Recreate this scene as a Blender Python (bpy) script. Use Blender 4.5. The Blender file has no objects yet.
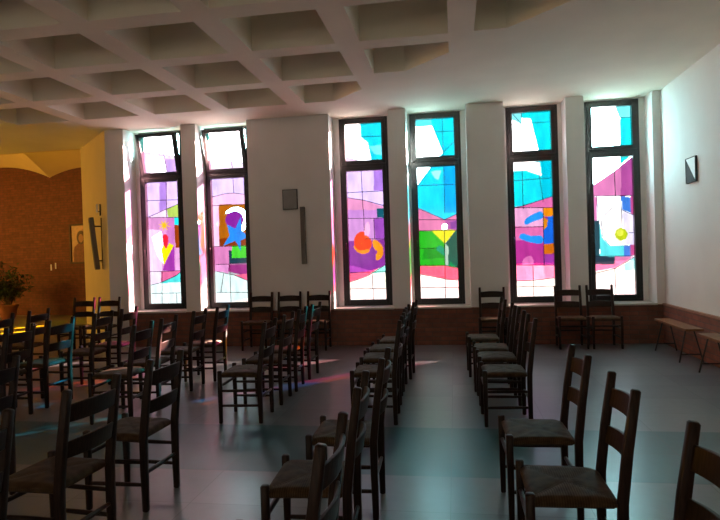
import bpy, bmesh, math, random
from mathutils import Vector, Matrix
C = bpy.context.scene.collection
SC = bpy.context.scene
random.seed(7)

# ------------------------------------------------------------------ camera, world, sun, exposure
F_PX = 583.485
cam_d = bpy.data.cameras.new('camera'); cam = bpy.data.objects.new('camera', cam_d); C.objects.link(cam)
cam_d.sensor_width = 36.0; cam_d.lens = F_PX / 720 * 36.0; cam_d.clip_start = 0.05; cam_d.clip_end = 300
yaw, pit, rol = 0.16135, -0.01058, 0.03206
_f = Vector((-0.160643, 0.986956, -0.010577)).normalized()
_r = Vector((0.986558, 0.160235, -0.032050)); _r = (_r - _f * _r.dot(_f)).normalized()
_u = _r.cross(_f)
m = Matrix((_r, _u, -_f)).transposed().to_4x4(); m.translation = Vector((0, 0, 1.445))
cam.matrix_world = m
SC.camera = cam
SC.view_settings.view_transform = 'Standard'; SC.view_settings.look = 'None'
SC.view_settings.gamma = 1.0; SC.view_settings.use_curve_mapping = False
SC.view_settings.exposure = 0.12
SC.cycles.use_denoising = True
SC.cycles.max_bounces = 10; SC.cycles.diffuse_bounces = 7; SC.cycles.glossy_bounces = 4
SC.cycles.transparent_max_bounces = 12; SC.cycles.caustics_reflective = False; SC.cycles.caustics_refractive = False
SC.cycles.sample_clamp_indirect = 6.0

world = bpy.data.worlds.new('world'); SC.world = world; world.use_nodes = True
_bg = world.node_tree.nodes['Background']
_bg.inputs[0].default_value = (0.47, 0.96, 1.0, 1); _bg.inputs[1].default_value = SKY = 62.0

SUN_STRENGTH = 640.0
sun_d = bpy.data.lights.new('sun', 'SUN'); sun_d.energy = SUN_STRENGTH; sun_d.angle = math.radians(0.7); sun_d.color = (1.0, 0.96, 0.88)
sun = bpy.data.objects.new('sun', sun_d); C.objects.link(sun); sun.location = (12, 20, 12)
_sd = Vector((-0.705 * math.cos(math.radians(19.5)), -0.709 * math.cos(math.radians(19.5)), -math.sin(math.radians(19.5))))
sun.rotation_euler = _sd.to_track_quat('-Z', 'Y').to_euler()
REAR_FILL = 2.4       # brightness of the fill panes added behind the viewer
AMBER_WINDOW = 12.0     # brightness of the amber chapel window at the far left
H = 3.669; D = 9.066; GY = 9.474; RX = 2.996

def portal(name, loc, sx, sy, rot):
    d = bpy.data.lights.new(name, 'AREA'); d.shape = 'RECTANGLE'; d.size = sx; d.size_y = sy
    d.cycles.is_portal = True
    o = bpy.data.objects.new(name, d); C.objects.link(o); o.location = loc; o.rotation_euler = rot

# ------------------------------------------------------------------ materials
def mat(name):
    m = bpy.data.materials.new(name); m.use_nodes = True
    nt = m.node_tree; return m, nt, nt.nodes['Principled BSDF']
def link(nt, a, b): nt.links.new(a, b)
def node(nt, t, **kw):
    n = nt.nodes.new(t)
    for k, v in kw.items(): setattr(n, k, v)
    return n
def c4(c): return (c[0], c[1], c[2], 1)
def mixc(nt, fac, a, b, mode='MIX'):
    n = node(nt, 'ShaderNodeMix', data_type='RGBA', blend_type=mode)
    for s, v in ((n.inputs[0], fac), (n.inputs[6], a), (n.inputs[7], b)):
        if hasattr(v, 'links'): link(nt, v, s)
        else: s.default_value = v if not isinstance(v, tuple) else (c4(v) if len(v) == 3 else v)
    return n.outputs[2]
def noise(nt, scale, detail=4, coord='Object', vec=None, stretch=None):
    n = node(nt, 'ShaderNodeTexNoise'); n.inputs['Scale'].default_value = scale; n.inputs['Detail'].default_value = detail
    if vec is None:
        tc = node(nt, 'ShaderNodeTexCoord'); vec = tc.outputs[coord]
    if stretch:
        mp = node(nt, 'ShaderNodeMapping'); mp.inputs['Scale'].default_value = stretch
        link(nt, vec, mp.inputs[0]); vec = mp.outputs[0]
    link(nt, vec, n.inputs['Vector']); return n.outputs['Fac']
def ramp(nt, fac, p0, c0, p1, c1):
    r = node(nt, 'ShaderNodeValToRGB'); e = r.color_ramp.elements
    e[0].position = p0; e[0].color = c4(c0); e[1].position = p1; e[1].color = c4(c1)
    link(nt, fac, r.inputs[0]); return r.outputs[0]
def bump(nt, b, h, strength, dist=0.01):
    n = node(nt, 'ShaderNodeBump'); n.inputs['Strength'].default_value = strength; n.inputs['Distance'].default_value = dist
    link(nt, h, n.inputs['Height']); link(nt, n.outputs[0], b.inputs['Normal'])

def plain(name, col, rough=0.6, var=0.15, scale=6, metal=0.0, bmp=0.0, bscale=60, spec=0.5):
    m, nt, b = mat(name)
    f = noise(nt, scale)
    lo = tuple(v * (1 - var) for v in col); hi = tuple(min(1, v * (1 + var)) for v in col)
    link(nt, ramp(nt, f, 0.3, lo, 0.7, hi), b.inputs['Base Color'])
    b.inputs['Roughness'].default_value = rough; b.inputs['Metallic'].default_value = metal
    b.inputs['Specular IOR Level'].default_value = spec
    if bmp: bump(nt, b, noise(nt, bscale), bmp, 0.004)
    return m

def wood(name, c0, c1, rough, scale=(30, 30, 3), spec=0.5):
    m, nt, b = mat(name)
    f = noise(nt, 4, 6, stretch=scale)
    link(nt, ramp(nt, f, 0.3, c0, 0.72, c1), b.inputs['Base Color'])
    b.inputs['Roughness'].default_value = rough
    b.inputs['Specular IOR Level'].default_value = spec
    bump(nt, b, f, 0.15, 0.002)
    return m

def brick_mat(name, c1, c2, mortar, scale=1.0, rough=0.75):
    m, nt, b = mat(name)
    uv = node(nt, 'ShaderNodeUVMap')
    br = node(nt, 'ShaderNodeTexBrick'); br.offset = 0.5
    br.inputs['Color1'].default_value = c4(c1); br.inputs['Color2'].default_value = c4(c2); br.inputs['Mortar'].default_value = c4(mortar)
    br.inputs['Scale'].default_value = scale; br.inputs['Brick Width'].default_value = 0.25; br.inputs['Row Height'].default_value = 0.068
    br.inputs['Mortar Size'].default_value = 0.007; br.inputs['Mortar Smooth'].default_value = 0.2; br.inputs['Bias'].default_value = 0.0
    link(nt, uv.outputs[0], br.inputs['Vector'])
    f = noise(nt, 9, 5)
    var = ramp(nt, f, 0.25, (0.7, 0.7, 0.7), 0.75, (1.2, 1.15, 1.1))
    link(nt, mixc(nt, 1.0, br.outputs['Color'], var, 'MULTIPLY'), b.inputs['Base Color'])
    b.inputs['Roughness'].default_value = rough
    inv = node(nt, 'ShaderNodeMath', operation='SUBTRACT'); inv.inputs[0].default_value = 1
    link(nt, br.outputs['Fac'], inv.inputs[1]); bump(nt, b, inv.outputs[0], 0.5, 0.006)
    return m

def floor_mat():
    m, nt, b = mat('polished_stone_slabs')
    tc = node(nt, 'ShaderNodeTexCoord')
    sx = node(nt, 'ShaderNodeSeparateXYZ'); link(nt, tc.outputs['Object'], sx.inputs[0])
    def M(op, a, b_=None, c=None):
        n = node(nt, 'ShaderNodeMath', operation=op)
        for i, v in enumerate((a, b_, c)):
            if v is None: continue
            if hasattr(v, 'links'): link(nt, v, n.inputs[i])
            else: n.inputs[i].default_value = v
        return n.outputs[0]
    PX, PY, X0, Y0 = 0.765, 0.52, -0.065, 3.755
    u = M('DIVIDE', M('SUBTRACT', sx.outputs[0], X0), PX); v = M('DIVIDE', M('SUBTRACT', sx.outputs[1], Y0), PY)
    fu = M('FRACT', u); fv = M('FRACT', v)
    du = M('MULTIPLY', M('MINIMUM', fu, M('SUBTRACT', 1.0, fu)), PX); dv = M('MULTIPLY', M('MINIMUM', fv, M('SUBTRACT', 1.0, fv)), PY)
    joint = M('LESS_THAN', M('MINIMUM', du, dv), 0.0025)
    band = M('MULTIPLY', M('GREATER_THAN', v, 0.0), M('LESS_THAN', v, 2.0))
    cid = node(nt, 'ShaderNodeCombineXYZ'); link(nt, M('FLOOR', u), cid.inputs[0]); link(nt, M('FLOOR', v), cid.inputs[1])
    wn = node(nt, 'ShaderNodeTexWhiteNoise', noise_dimensions='2D'); link(nt, cid.outputs[0], wn.inputs['Vector'])
    vein = noise(nt, 1.6, 8, vec=tc.outputs['Object'])
    fine = noise(nt, 14, 6, vec=tc.outputs['Object'])
    light = mixc(nt, vein, FLOOR_LIGHT[0], FLOOR_LIGHT[1]); dark = mixc(nt, vein, FLOOR_DARK[0], FLOOR_DARK[1])
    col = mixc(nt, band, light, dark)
    shade = ramp(nt, wn.outputs['Value'], 0.0, (0.82, 0.82, 0.84), 1.0, (1.12, 1.1, 1.08))
    col = mixc(nt, 1.0, col, shade, 'MULTIPLY')
    col = mixc(nt, 1.0, col, ramp(nt, fine, 0.3, (0.95, 0.95, 0.95), 0.7, (1.04, 1.04, 1.04)), 'MULTIPLY')
    col = mixc(nt, joint, col, (0.07, 0.075, 0.08))
    link(nt, col, b.inputs['Base Color'])
    rg = ramp(nt, vein, 0.3, (FLOOR_R - 0.02,) * 3, 0.7, (FLOOR_R + 0.03,) * 3)
    link(nt, rg, b.inputs['Roughness'])
    b.inputs['Specular IOR Level'].default_value = 0.37
    return m
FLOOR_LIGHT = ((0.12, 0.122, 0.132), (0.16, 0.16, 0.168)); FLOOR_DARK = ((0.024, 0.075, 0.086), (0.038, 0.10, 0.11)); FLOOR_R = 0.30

def glass_mat():
    m = bpy.data.materials.new('stained_glass'); m.use_nodes = True; nt = m.node_tree
    nt.nodes.remove(nt.nodes['Principled BSDF'])
    at = node(nt, 'ShaderNodeVertexColor'); at.layer_name = 'Col'
    st = noise(nt, 2.2, 6, coord='Object', stretch=(6, 1, 1.6))
    var = ramp(nt, st, 0.28, (0.72, 0.72, 0.76), 0.62, (1.0, 1.0, 1.0))
    col = mixc(nt, 1.0, at.outputs['Color'], var, 'MULTIPLY')
    tr = node(nt, 'ShaderNodeBsdfTransparent'); link(nt, col, tr.inputs[0])
    gl = node(nt, 'ShaderNodeBsdfGlossy'); gl.inputs['Roughness'].default_value = 0.08
    fr = node(nt, 'ShaderNodeFresnel'); fr.inputs[0].default_value = 1.3
    mx = node(nt, 'ShaderNodeMixShader'); link(nt, fr.outputs[0], mx.inputs[0]); link(nt, tr.outputs[0], mx.inputs[1]); link(nt, gl.outputs[0], mx.inputs[2])
    link(nt, mx.outputs[0], nt.nodes['Material Output'].inputs[0])
    return m

def lit_pane(name, col, s):
    m, nt, b = mat(name)
    b.inputs['Base Color'].default_value = c4(col); b.inputs['Emission Color'].default_value = c4(col)
    b.inputs['Emission Strength'].default_value = s; return m

def amber_glass():
    m = bpy.data.materials.new('amber_glass'); m.use_nodes = True; nt = m.node_tree
    nt.nodes.remove(nt.nodes['Principled BSDF'])
    tr = node(nt, 'ShaderNodeBsdfTransparent')
    link(nt, ramp(nt, noise(nt, 3), 0.3, (0.95, 0.55, 0.05), 0.7, (1, 0.75, 0.12)), tr.inputs[0])
    link(nt, tr.outputs[0], nt.nodes['Material Output'].inputs[0]); return m

def rush_mat():
    m, nt, b = mat('woven_rush')
    tc = node(nt, 'ShaderNodeTexCoord'); sx = node(nt, 'ShaderNodeSeparateXYZ'); link(nt, tc.outputs['Object'], sx.inputs[0])
    def M(op, a, b_=None):
        n = node(nt, 'ShaderNodeMath', operation=op)
        for i, v in enumerate((a, b_)):
            if v is None: continue
            if hasattr(v, 'links'): link(nt, v, n.inputs[i])
            else: n.inputs[i].default_value = v
        return n.outputs[0]
    x, y = sx.outputs[0], sx.outputs[1]
    side = M('GREATER_THAN', M('ABSOLUTE', x), M('ABSOLUTE', y))     # front and back triangles
    along = node(nt, 'ShaderNodeMix', data_type='FLOAT'); link(nt, side, along.inputs[0]); link(nt, x, along.inputs[2]); link(nt, y, along.inputs[3])
    strand = M('SINE', M('MULTIPLY', along.outputs[0], 620.0))
    f = noise(nt, 22, 5)
    col = ramp(nt, f, 0.3, (0.052, 0.03, 0.015), 0.7, (0.105, 0.062, 0.032))
    dark = mixc(nt, 1.0, col, (0.72, 0.70, 0.67), 'MULTIPLY')
    g = ramp(nt, strand, 0.0, (0, 0, 0), 0.5, (1, 1, 1))
    link(nt, mixc(nt, g, dark, col), b.inputs['Base Color'])
    b.inputs['Roughness'].default_value = 0.7; b.inputs['Specular IOR Level'].default_value = 0.12
    bump(nt, b, strand, 0.2, 0.0015)
    return m

def leaf_mat():
    m, nt, b = mat('leaf')
    oi = node(nt, 'ShaderNodeTexCoord')
    link(nt, ramp(nt, noise(nt, 7), 0.3, (0.012, 0.03, 0.01), 0.7, (0.035, 0.065, 0.02)), b.inputs['Base Color'])
    b.inputs['Roughness'].default_value = 0.45; return m

M_ = dict(
    plaster=plain('white_plaster', (0.80, 0.80, 0.78), 0.85, 0.03, 2, bmp=0.06),
    ceil=plain('concrete_ceiling', (0.81, 0.79, 0.67), 0.9, 0.06, 1.2, bmp=0.05),
    yellow=plain('cream_plaster', (0.70, 0.58, 0.30), 0.85, 0.04, 2),
    vault=plain('vault_plaster', (0.76, 0.62, 0.38), 0.85, 0.04, 2),
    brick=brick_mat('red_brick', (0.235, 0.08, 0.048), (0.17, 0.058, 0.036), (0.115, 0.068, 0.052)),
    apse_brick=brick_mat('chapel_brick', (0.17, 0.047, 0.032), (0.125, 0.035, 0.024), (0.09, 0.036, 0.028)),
    coping=plain('brick_coping', (0.30, 0.16, 0.11), 0.6, 0.15, 5),
    sill=plain('stone_sill', (0.55, 0.53, 0.5), 0.3, 0.06, 5),
    frame=plain('dark_window_metal', (0.010, 0.014, 0.0145), 0.35, 0.1, 6, spec=0.35),
    lead=plain('lead_came', (0.03, 0.03, 0.035), 0.6, 0.1, 10),
    steel=plain('brushed_steel', (0.5, 0.5, 0.5), 0.35, 0.05, 10, metal=1.0),
    chair=wood('dark_stained_wood', (0.013, 0.0065, 0.0045), (0.034, 0.016, 0.010), 0.45, spec=0.2),
    bench=wood('honey_wood', (0.15, 0.062, 0.026), (0.25, 0.112, 0.05), 0.5, (30, 3, 30), spec=0.2),
    iron=plain('black_iron', (0.012, 0.012, 0.013), 0.45, 0.1, 10),
    rush=rush_mat(), leaf=leaf_mat(),
    pot=plain('terracotta', (0.24, 0.075, 0.04), 0.8, 0.12, 8),
    soil=plain('soil', (0.03, 0.02, 0.015), 0.95, 0.3, 40),
    bark=plain('bark', (0.07, 0.045, 0.03), 0.9, 0.3, 20),
    spk=plain('grey_speaker_cloth', (0.17, 0.15, 0.125), 0.8, 0.08, 40, bmp=0.2, bscale=300),
    plq=plain('grey_enamel', (0.23, 0.23, 0.22), 0.3, 0.08, 8),
    white=plain('white_enamel', (0.82, 0.84, 0.84), 0.6, 0.03, 8),
    dgrey=plain('dark_enamel', (0.05, 0.06, 0.065), 0.8, 0.08, 8, spec=0.1),
    gilt=plain('icon_gold', (0.30, 0.13, 0.06), 0.4, 0.2, 12),
    robe=plain('icon_robe', (0.14, 0.03, 0.02), 0.6, 0.25, 14),
    skin=plain('icon_skin', (0.36, 0.17, 0.09), 0.6, 0.1, 14),
    hood=plain('icon_dark', (0.06, 0.025, 0.02), 0.6, 0.2, 14),
    pale=plain('pale_paving', (0.55, 0.54, 0.52), 0.9, 0.08, 0.6),
    outw=plain('outer_render', (0.6, 0.57, 0.52), 0.9, 0.05, 1),
    floor=floor_mat(), glass=glass_mat(), amber=amber_glass(),
)

# ------------------------------------------------------------------ mesh builder
class MB:
    def __init__(s): s.v = []; s.f = []; s.mi = []
    def add(s, vs, fs, mi=0):
        o = len(s.v); s.v += [tuple(p) for p in vs]; s.f += [tuple(i + o for i in f) for f in fs]; s.mi += [mi] * len(fs)
        return s
    def box(s, a, b, mi=0):
        x0, y0, z0 = a; x1, y1, z1 = b
        return s.add([(x0, y0, z0), (x1, y0, z0), (x1, y1, z0), (x0, y1, z0), (x0, y0, z1), (x1, y0, z1), (x1, y1, z1), (x0, y1, z1)],
              [(0, 3, 2, 1), (4, 5, 6, 7), (0, 1, 5, 4), (1, 2, 6, 5), (2, 3, 7, 6), (3, 0, 4, 7)], mi)
    def prism(s, poly, z0, z1, mi=0):
        n = len(poly)
        a = sum(poly[i][0] * poly[(i + 1) % n][1] - poly[(i + 1) % n][0] * poly[i][1] for i in range(n))
        if a < 0: poly = poly[::-1]
        vs = [(x, y, z0) for x, y in poly] + [(x, y, z1) for x, y in poly]
        fs = [tuple(range(n - 1, -1, -1)), tuple(range(n, 2 * n))] + [(i, (i + 1) % n, n + (i + 1) % n, n + i) for i in range(n)]
        return s.add(vs, fs, mi)
    def sweep(s, path, wa, wb, seg=12, pw=5.0, up=None, round_end=True, mi=0):
        """rounded-square bar along a path; wa, wb are half sizes (number or one per point)."""
        P = [Vector(p) for p in path]; n = len(P)
        wa = wa if isinstance(wa, (list, tuple)) else [wa] * n; wb = wb if isinstance(wb, (list, tuple)) else [wb] * n
        if round_end:
            d0 = (P[0] - P[1]).normalized(); d1 = (P[-1] - P[-2]).normalized(); e = min(wa[0], wb[0]) * 0.35
            P = [P[0]] + [P[0] - d0 * e] + P[1:-1] + [P[-1] - d1 * e] + [P[-1]]
            wa = [wa[0] * 0.72] + list(wa[:-1]) + [wa[-1]] + [wa[-1] * 0.72]; wb = [wb[0] * 0.72] + list(wb[:-1]) + [wb[-1]] + [wb[-1] * 0.72]
            n += 2
        vs = []
        for i, p in enumerate(P):
            t = (P[min(i + 1, n - 1)] - P[max(i - 1, 0)]).normalized()
            u = Vector(up) if up else (Vector((1, 0, 0)) if abs(t.z) > 0.7 else Vector((0, 0, 1)))
            a = (u - t * u.dot(t)).normalized(); b = t.cross(a)
            for k in range(seg):
                th = 2 * math.pi * (k + 0.5) / seg; c, sn = math.cos(th), math.sin(th)
                q = (abs(c) ** pw + abs(sn) ** pw) ** (-1 / pw)
                vs.append(p + a * (c * q * wa[i]) + b * (sn * q * wb[i]))
        fs = [(i * seg + k, i * seg + (k + 1) % seg, (i + 1) * seg + (k + 1) % seg, (i + 1) * seg + k) for i in range(n - 1) for k in range(seg)]
        fs += [tuple(range(seg - 1, -1, -1)), tuple(range((n - 1) * seg, n * seg))]
        return s.add(vs, fs, mi)
    def lathe(s, prof, seg=24, c=(0, 0, 0), mi=0):
        n = len(prof); vs = [(c[0] + r * math.cos(2 * math.pi * k / seg), c[1] + r * math.sin(2 * math.pi * k / seg), c[2] + z) for r, z in prof for k in range(seg)]
        fs = [(i * seg + k, i * seg + (k + 1) % seg, (i + 1) * seg + (k + 1) % seg, (i + 1) * seg + k) for i in range(n - 1) for k in range(seg)]
        fs += [tuple(range(seg - 1, -1, -1)), tuple(range((n - 1) * seg, n * seg))]
        return s.add(vs, fs, mi)
    def build(s, name, mats, parent=None, smooth=False, bevel=0.0, uv=False, kind=None, loc=None, rot=None):
        me = bpy.data.meshes.new(name); me.from_pydata(s.v, [], s.f); me.update()
        for m in (mats if isinstance(mats, (list, tuple)) else [mats]): me.materials.append(m)
        me.polygons.foreach_set('material_index', s.mi)
        bm = bmesh.new(); bm.from_mesh(me); bmesh.ops.recalc_face_normals(bm, faces=bm.faces)
        if uv:
            L = bm.loops.layers.uv.new('UVMap')
            for f in bm.faces:
                nrm = f.normal
                for lp in f.loops:
                    p = lp.vert.co
                    if abs(nrm.z) > 0.8: lp[L].uv = (p.x, p.y)
                    else:
                        t = Vector((-nrm.y, nrm.x, 0)).normalized(); lp[L].uv = (p.dot(t), p.z)
        bm.to_mesh(me); bm.free()
        if smooth:
            for pl in me.polygons: pl.use_smooth = True
        o = bpy.data.objects.new(name, me); C.objects.link(o)
        if smooth:
            md = o.modifiers.new('e', 'EDGE_SPLIT'); md.split_angle = math.radians(50)
        if bevel:
            md = o.modifiers.new('b', 'BEVEL'); md.width = bevel; md.segments = 2; md.limit_method = 'ANGLE'
        if parent: o.parent = parent
        if kind: o['kind'] = kind
        if loc: o.location = loc
        if rot: o.rotation_euler = rot
        return o

def empty(name, loc=(0, 0, 0), rz=0.0, kind=None):
    o = bpy.data.objects.new(name, None); C.objects.link(o); o.location = loc; o.rotation_euler = (0, 0, rz); o.empty_display_size = 0.1
    if kind: o['kind'] = kind
    return o
def tag(o, label, cat, group=None):
    o['label'] = label; o['category'] = cat
    if group: o['group'] = group
    return o
def copy_tree(o, parent=None):
    c = o.copy(); C.objects.link(c)
    if parent: c.parent = parent
    for ch in [k for k in bpy.data.objects if k.parent == o]: copy_tree(ch, c)
    return c
S = 'structure'

# ------------------------------------------------------------------ the room shell
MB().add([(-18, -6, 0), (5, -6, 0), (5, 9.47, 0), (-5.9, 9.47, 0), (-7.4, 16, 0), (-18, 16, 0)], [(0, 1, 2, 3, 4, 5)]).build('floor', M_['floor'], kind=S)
MB().add([(-7.4, 9.5, -0.02), (40, 9.5, -0.02), (40, 60, -0.02), (-7.4, 60, -0.02)], [(0, 1, 2, 3)]).build('ground', M_['pale'], kind=S)

# coffered ceiling: ribs and solid fields hang down from a slab
TOP = H + 0.55
cb = MB(); cb.box((-16.2, -6, TOP), (RX + 0.3, D, TOP + 0.15))
xs = []; ys = []
for c in range(-11, 5): xs += [-2.095 + 1.177 * c, -2.095 + 1.177 * c + 0.918]
for r in range(-11, 1): ys += [7.433 + 1.125 * r, 7.433 + 1.125 * r + 0.882]
xs = [-16.2] + xs; ys = [-6.0] + ys + [D]
xs = [x for x in xs if x < RX] + [RX + 0.3]
def clip(poly, keep):   # keep the side of x + y = 6.65
    out = []
    for i, p in enumerate(poly):
        q = poly[(i + 1) % len(poly)]
        a, b = (p[0] + p[1] - 6.65) * keep, (q[0] + q[1] - 6.65) * keep
        if a >= 0: out.append(p)
        if (a > 0 > b) or (a < 0 < b):
            t = a / (a - b); out.append((p[0] + (q[0] - p[0]) * t, p[1] + (q[1] - p[1]) * t))
    return out
for i in range(len(xs) - 1):
    for j in range(len(ys) - 1):
        if xs[i + 1] - xs[i] < 1e-6 or ys[j + 1] - ys[j] < 1e-6: continue
        cell = [(xs[i], ys[j]), (xs[i + 1], ys[j]), (xs[i + 1], ys[j + 1]), (xs[i], ys[j + 1])]
        coffer = i % 2 == 1 and j % 2 == 1
        if coffer:
            s_ = clip(cell, 1)
            if (i - 1) // 2 + (j - 1) // 2 > 22: cb.prism(cell, H, TOP)     # beyond the cut edge of the field
            elif len(s_) >= 3 and max(p[0] + p[1] for p in s_) > 6.66: cb.prism(s_, H, TOP)
        else: cb.prism(cell, H, TOP)
cb.prism([(-16.2, D), (-5.78, D), (-7.15, 10.4), (-16.2, 10.4)], H, TOP + 0.15)
cb.box((-5.9, D, H), (RX + 0.3, 9.44, TOP + 0.15))
cb.build('ceiling', M_['ceil'], kind=S)

# window wall: outer leaf with six openings, deep piers in front of it
WIN = dict(w1=(-5.37, -4.57), w2=(-4.17, -3.37), w3=(-1.818, -1.018), w4=(-0.659, 0.143), w5=(0.844, 1.626), w6=(2.024, 2.808))
WO = ['w1', 'w2', 'w3', 'w4', 'w5', 'w6']
ZB, ZT = 0.596, 3.66
ob = MB(); edge = [-6.0] + [e for w in WO for e in WIN[w]] + [RX + 0.3]
for k in range(0, len(edge), 2): ob.box((edge[k], 9.43, 0), (edge[k + 1], 9.53, TOP))
for w in WO:
    ob.box((WIN[w][0], 9.43, 0), (WIN[w][1], 9.53, ZB)); ob.box((WIN[w][0], 9.43, ZT), (WIN[w][1], 9.53, TOP))
ob.build('wall_back', M_['plaster'], kind=S)
for a, b in ((-4.409, -4.154), (-3.271, -1.913), (-0.96, -0.692), (0.225, 0.783), (1.681, 1.935), (2.885, RX)):
    MB().box((a, D, 0.57), (b, 9.43, H)).build('pillar', M_['plaster'], kind=S)
MB().box((-5.78, D, 0), (-5.442, 9.43, H)).build('pillar', M_['plaster'], kind=S)
# brick dado and its coping
MB().box((-5.442, D - 0.01, 0), (RX, 9.43, 0.565)).build('trim_1', M_['brick'], uv=True, kind=S)
MB().box((RX - 0.035, -5, 0), (RX + 0.02, D - 0.01, 0.565)).build('trim_2', M_['brick'], uv=True, kind=S)
MB().box((RX - 0.045, -5, 0.565), (RX + 0.02, D - 0.012, 0.588)).build('trim_3', M_['coping'], kind=S)
lb = MB()
for a, b in ((-5.442, -4.409), (-4.154, -3.271), (-1.913, -0.96), (-0.692, 0.225), (0.783, 1.681), (1.935, 2.885)): lb.box((a + 0.002, D - 0.03, 0.565), (b - 0.002, 9.435, 0.592))
lb.build('trim_4', M_['sill'], bevel=0.004, kind=S)
lb = MB()
for a, b in ((-4.409, -4.154), (-3.271, -1.913), (-0.96, -0.692), (0.225, 0.783), (1.681, 1.935), (2.885, RX - 0.045)): lb.box((a, D - 0.02, 0.565), (b, D, 0.575))
lb.build('trim_5', M_['coping'], kind=S)
MB().box((RX, -5, 0), (RX + 0.3, 9.53, TOP)).build('wall_right', M_['plaster'], kind=S)
MB().box((RX + 0.02, 9.53, 0), (RX + 0.3, 10.25, 6)).build('wall_sun_blocker', M_['outw'], kind=S)  # added outside stub that keeps the sun off the rightmost window

# rear wall with added glowing fill panes framed as windows, left wall
def flat_window(n, origin, ux, w, z0, z1, pane, glow_mat, into):
    """a plain framed window set in a wall; ux = direction along the wall, into = room direction"""
    r = empty('window_%d' % n, origin, math.atan2(ux[1], ux[0]), S)
    f = MB(); t = 0.06
    f.box((-w / 2, -0.06, z0), (-w / 2 + t, 0.06, z1)); f.box((w / 2 - t, -0.06, z0), (w / 2, 0.06, z1))
    f.box((-w / 2, -0.06, z0), (w / 2, 0.06, z0 + t)); f.box((-w / 2, -0.06, z1 - t), (w / 2, 0.06, z1))
    if w > 0.8: f.box((-0.025, -0.05, z0), (0.025, 0.05, z1))
    f.build('window_frame', M_['frame'], r)
    MB().box((-w / 2 + t, -0.008, z0 + t), (w / 2 - t, 0.008, z1 - t)).build('pane', glow_mat, r)
def wall_with_holes(name, p0, p1, holes, z1, th, mt, uv=False, nrm=1):
    """vertical wall from p0 to p1 (xy) with rectangular holes (s0, s1, z0, z1)"""
    p0 = Vector((*p0, 0)); p1 = Vector((*p1, 0)); d = p1 - p0; Ln = d.length; d.normalize(); n = Vector((-d.y, d.x, 0)) * th * nrm
    b = MB()
    def blk(s0, s1, za, zb):
        if s1 - s0 < 1e-4 or zb - za < 1e-4: return
        q = [p0 + d * s0, p0 + d * s1, p0 + d * s1 + n, p0 + d * s0 + n]
        b.prism([(v.x, v.y) for v in q], za, zb)
    s = 0
    for h in sorted(holes):
        blk(s, h[0], 0, z1); blk(h[0], h[1], 0, h[2]); blk(h[0], h[1], h[3], z1); s = h[1]
    blk(s, Ln, 0, z1)
    return b.build(name, mt, uv=uv, kind=S)
wall_with_holes('wall_front', (RX + 0.3, -5), (-16.2, -5), [(2.5, 4.5, 0.9, 3.2), (6.5, 8.5, 0.9, 3.2), (10.5, 12.5, 0.9, 3.2)], TOP, 0.3, M_['plaster'], nrm=1)
FILL_PANE = lit_pane('rear_fill_glow', (1.0, 0.85, 0.68), REAR_FILL)  # glow of the unseen rear panes, added as warm fill light
for k, x in enumerate((-0.204, -4.204, -8.204)): flat_window(7 + k, (x, -5.1, 0), (1, 0), 2.0, 0.9, 3.2, None, FILL_PANE, None)
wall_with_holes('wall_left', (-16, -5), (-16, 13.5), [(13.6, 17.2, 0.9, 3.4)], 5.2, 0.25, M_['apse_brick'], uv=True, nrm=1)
AMB = lit_pane('sunlit_amber_glass', (1.0, 0.50, 0.07), AMBER_WINDOW)
flat_window(10, (-16.1, 10.4, 0), (0, 1), 3.6, 0.9, 3.4, None, AMB, None)

# splayed reveal, chapel walls and vault at the left
MB().prism([(-5.78, D), (-7.15, 10.4), (-7.0, 10.55), (-5.44, 9.43)], 0, TOP).build('wall_splay', M_['yellow'], kind=S)
CA, CB = Vector((-7.1, 10.4, 0)), Vector((-8.9, 14.6, 0)); CDR = (CB - CA).normalized()
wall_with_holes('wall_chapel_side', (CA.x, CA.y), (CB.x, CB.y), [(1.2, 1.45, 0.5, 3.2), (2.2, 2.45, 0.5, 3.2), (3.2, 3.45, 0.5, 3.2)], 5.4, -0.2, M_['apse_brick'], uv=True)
for k, s in enumerate((1.325, 2.325, 3.325)): flat_window(11 + k, tuple(CA + CDR * s + Vector((CDR.y, -CDR.x, 0)) * 0.1), (CDR.x, CDR.y), 0.25, 0.5, 3.2, None, M_['amber'], None)
PANELS = [((-8.8, 14.4), (-11.15, 14.8), 0.2), ((-11.15, 14.8), (-14.7, 15.2), 0.40), ((-14.7, 15.2), (-16.1, 13.4), 0.25), ((-16.1, 13.4), (-16.1, 10.4), 0.2)]
APEX = Vector((-10.35, 10.6, 4.9)); ZS = 3.86
rim = []
for k, (a, b, rise) in enumerate(PANELS):
    pts = []
    for i in range(21):
        t = i / 20; pts.append(Vector((a[0] + (b[0] - a[0]) * t, a[1] + (b[1] - a[1]) * t, ZS + rise * 4 * t * (1 - t))))
    rim.append(pts)
    if k < 3:
        wb = MB(); d = Vector((b[0] - a[0], b[1] - a[1], 0)).normalized(); n = Vector((d.y, -d.x, 0)) * 0.25
        if n.y < 0: n = -n
        if k == 2: n = Vector((-abs(n.x), abs(n.y), 0))
        vs = [];
        for p in pts: vs += [(p.x, p.y, 0), tuple(p), (p.x + n.x, p.y + n.y, 0), (p.x + n.x, p.y + n.y, p.z + 0.6)]
        fs = []
        for i in range(20):
            o = 4 * i; fs += [(o, o + 4, o + 5, o + 1), (o + 1, o + 5, o + 7, o + 3), (o + 2, o + 3, o + 7, o + 6)]
        fs += [(0, 1, 3, 2), (80, 82, 83, 81)]
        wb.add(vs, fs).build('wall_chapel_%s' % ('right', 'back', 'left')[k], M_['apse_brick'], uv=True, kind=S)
vb = MB()
first = [Vector((-7.1, 10.4, ZS)), Vector((-8.85, 14.4, ZS))]
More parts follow.
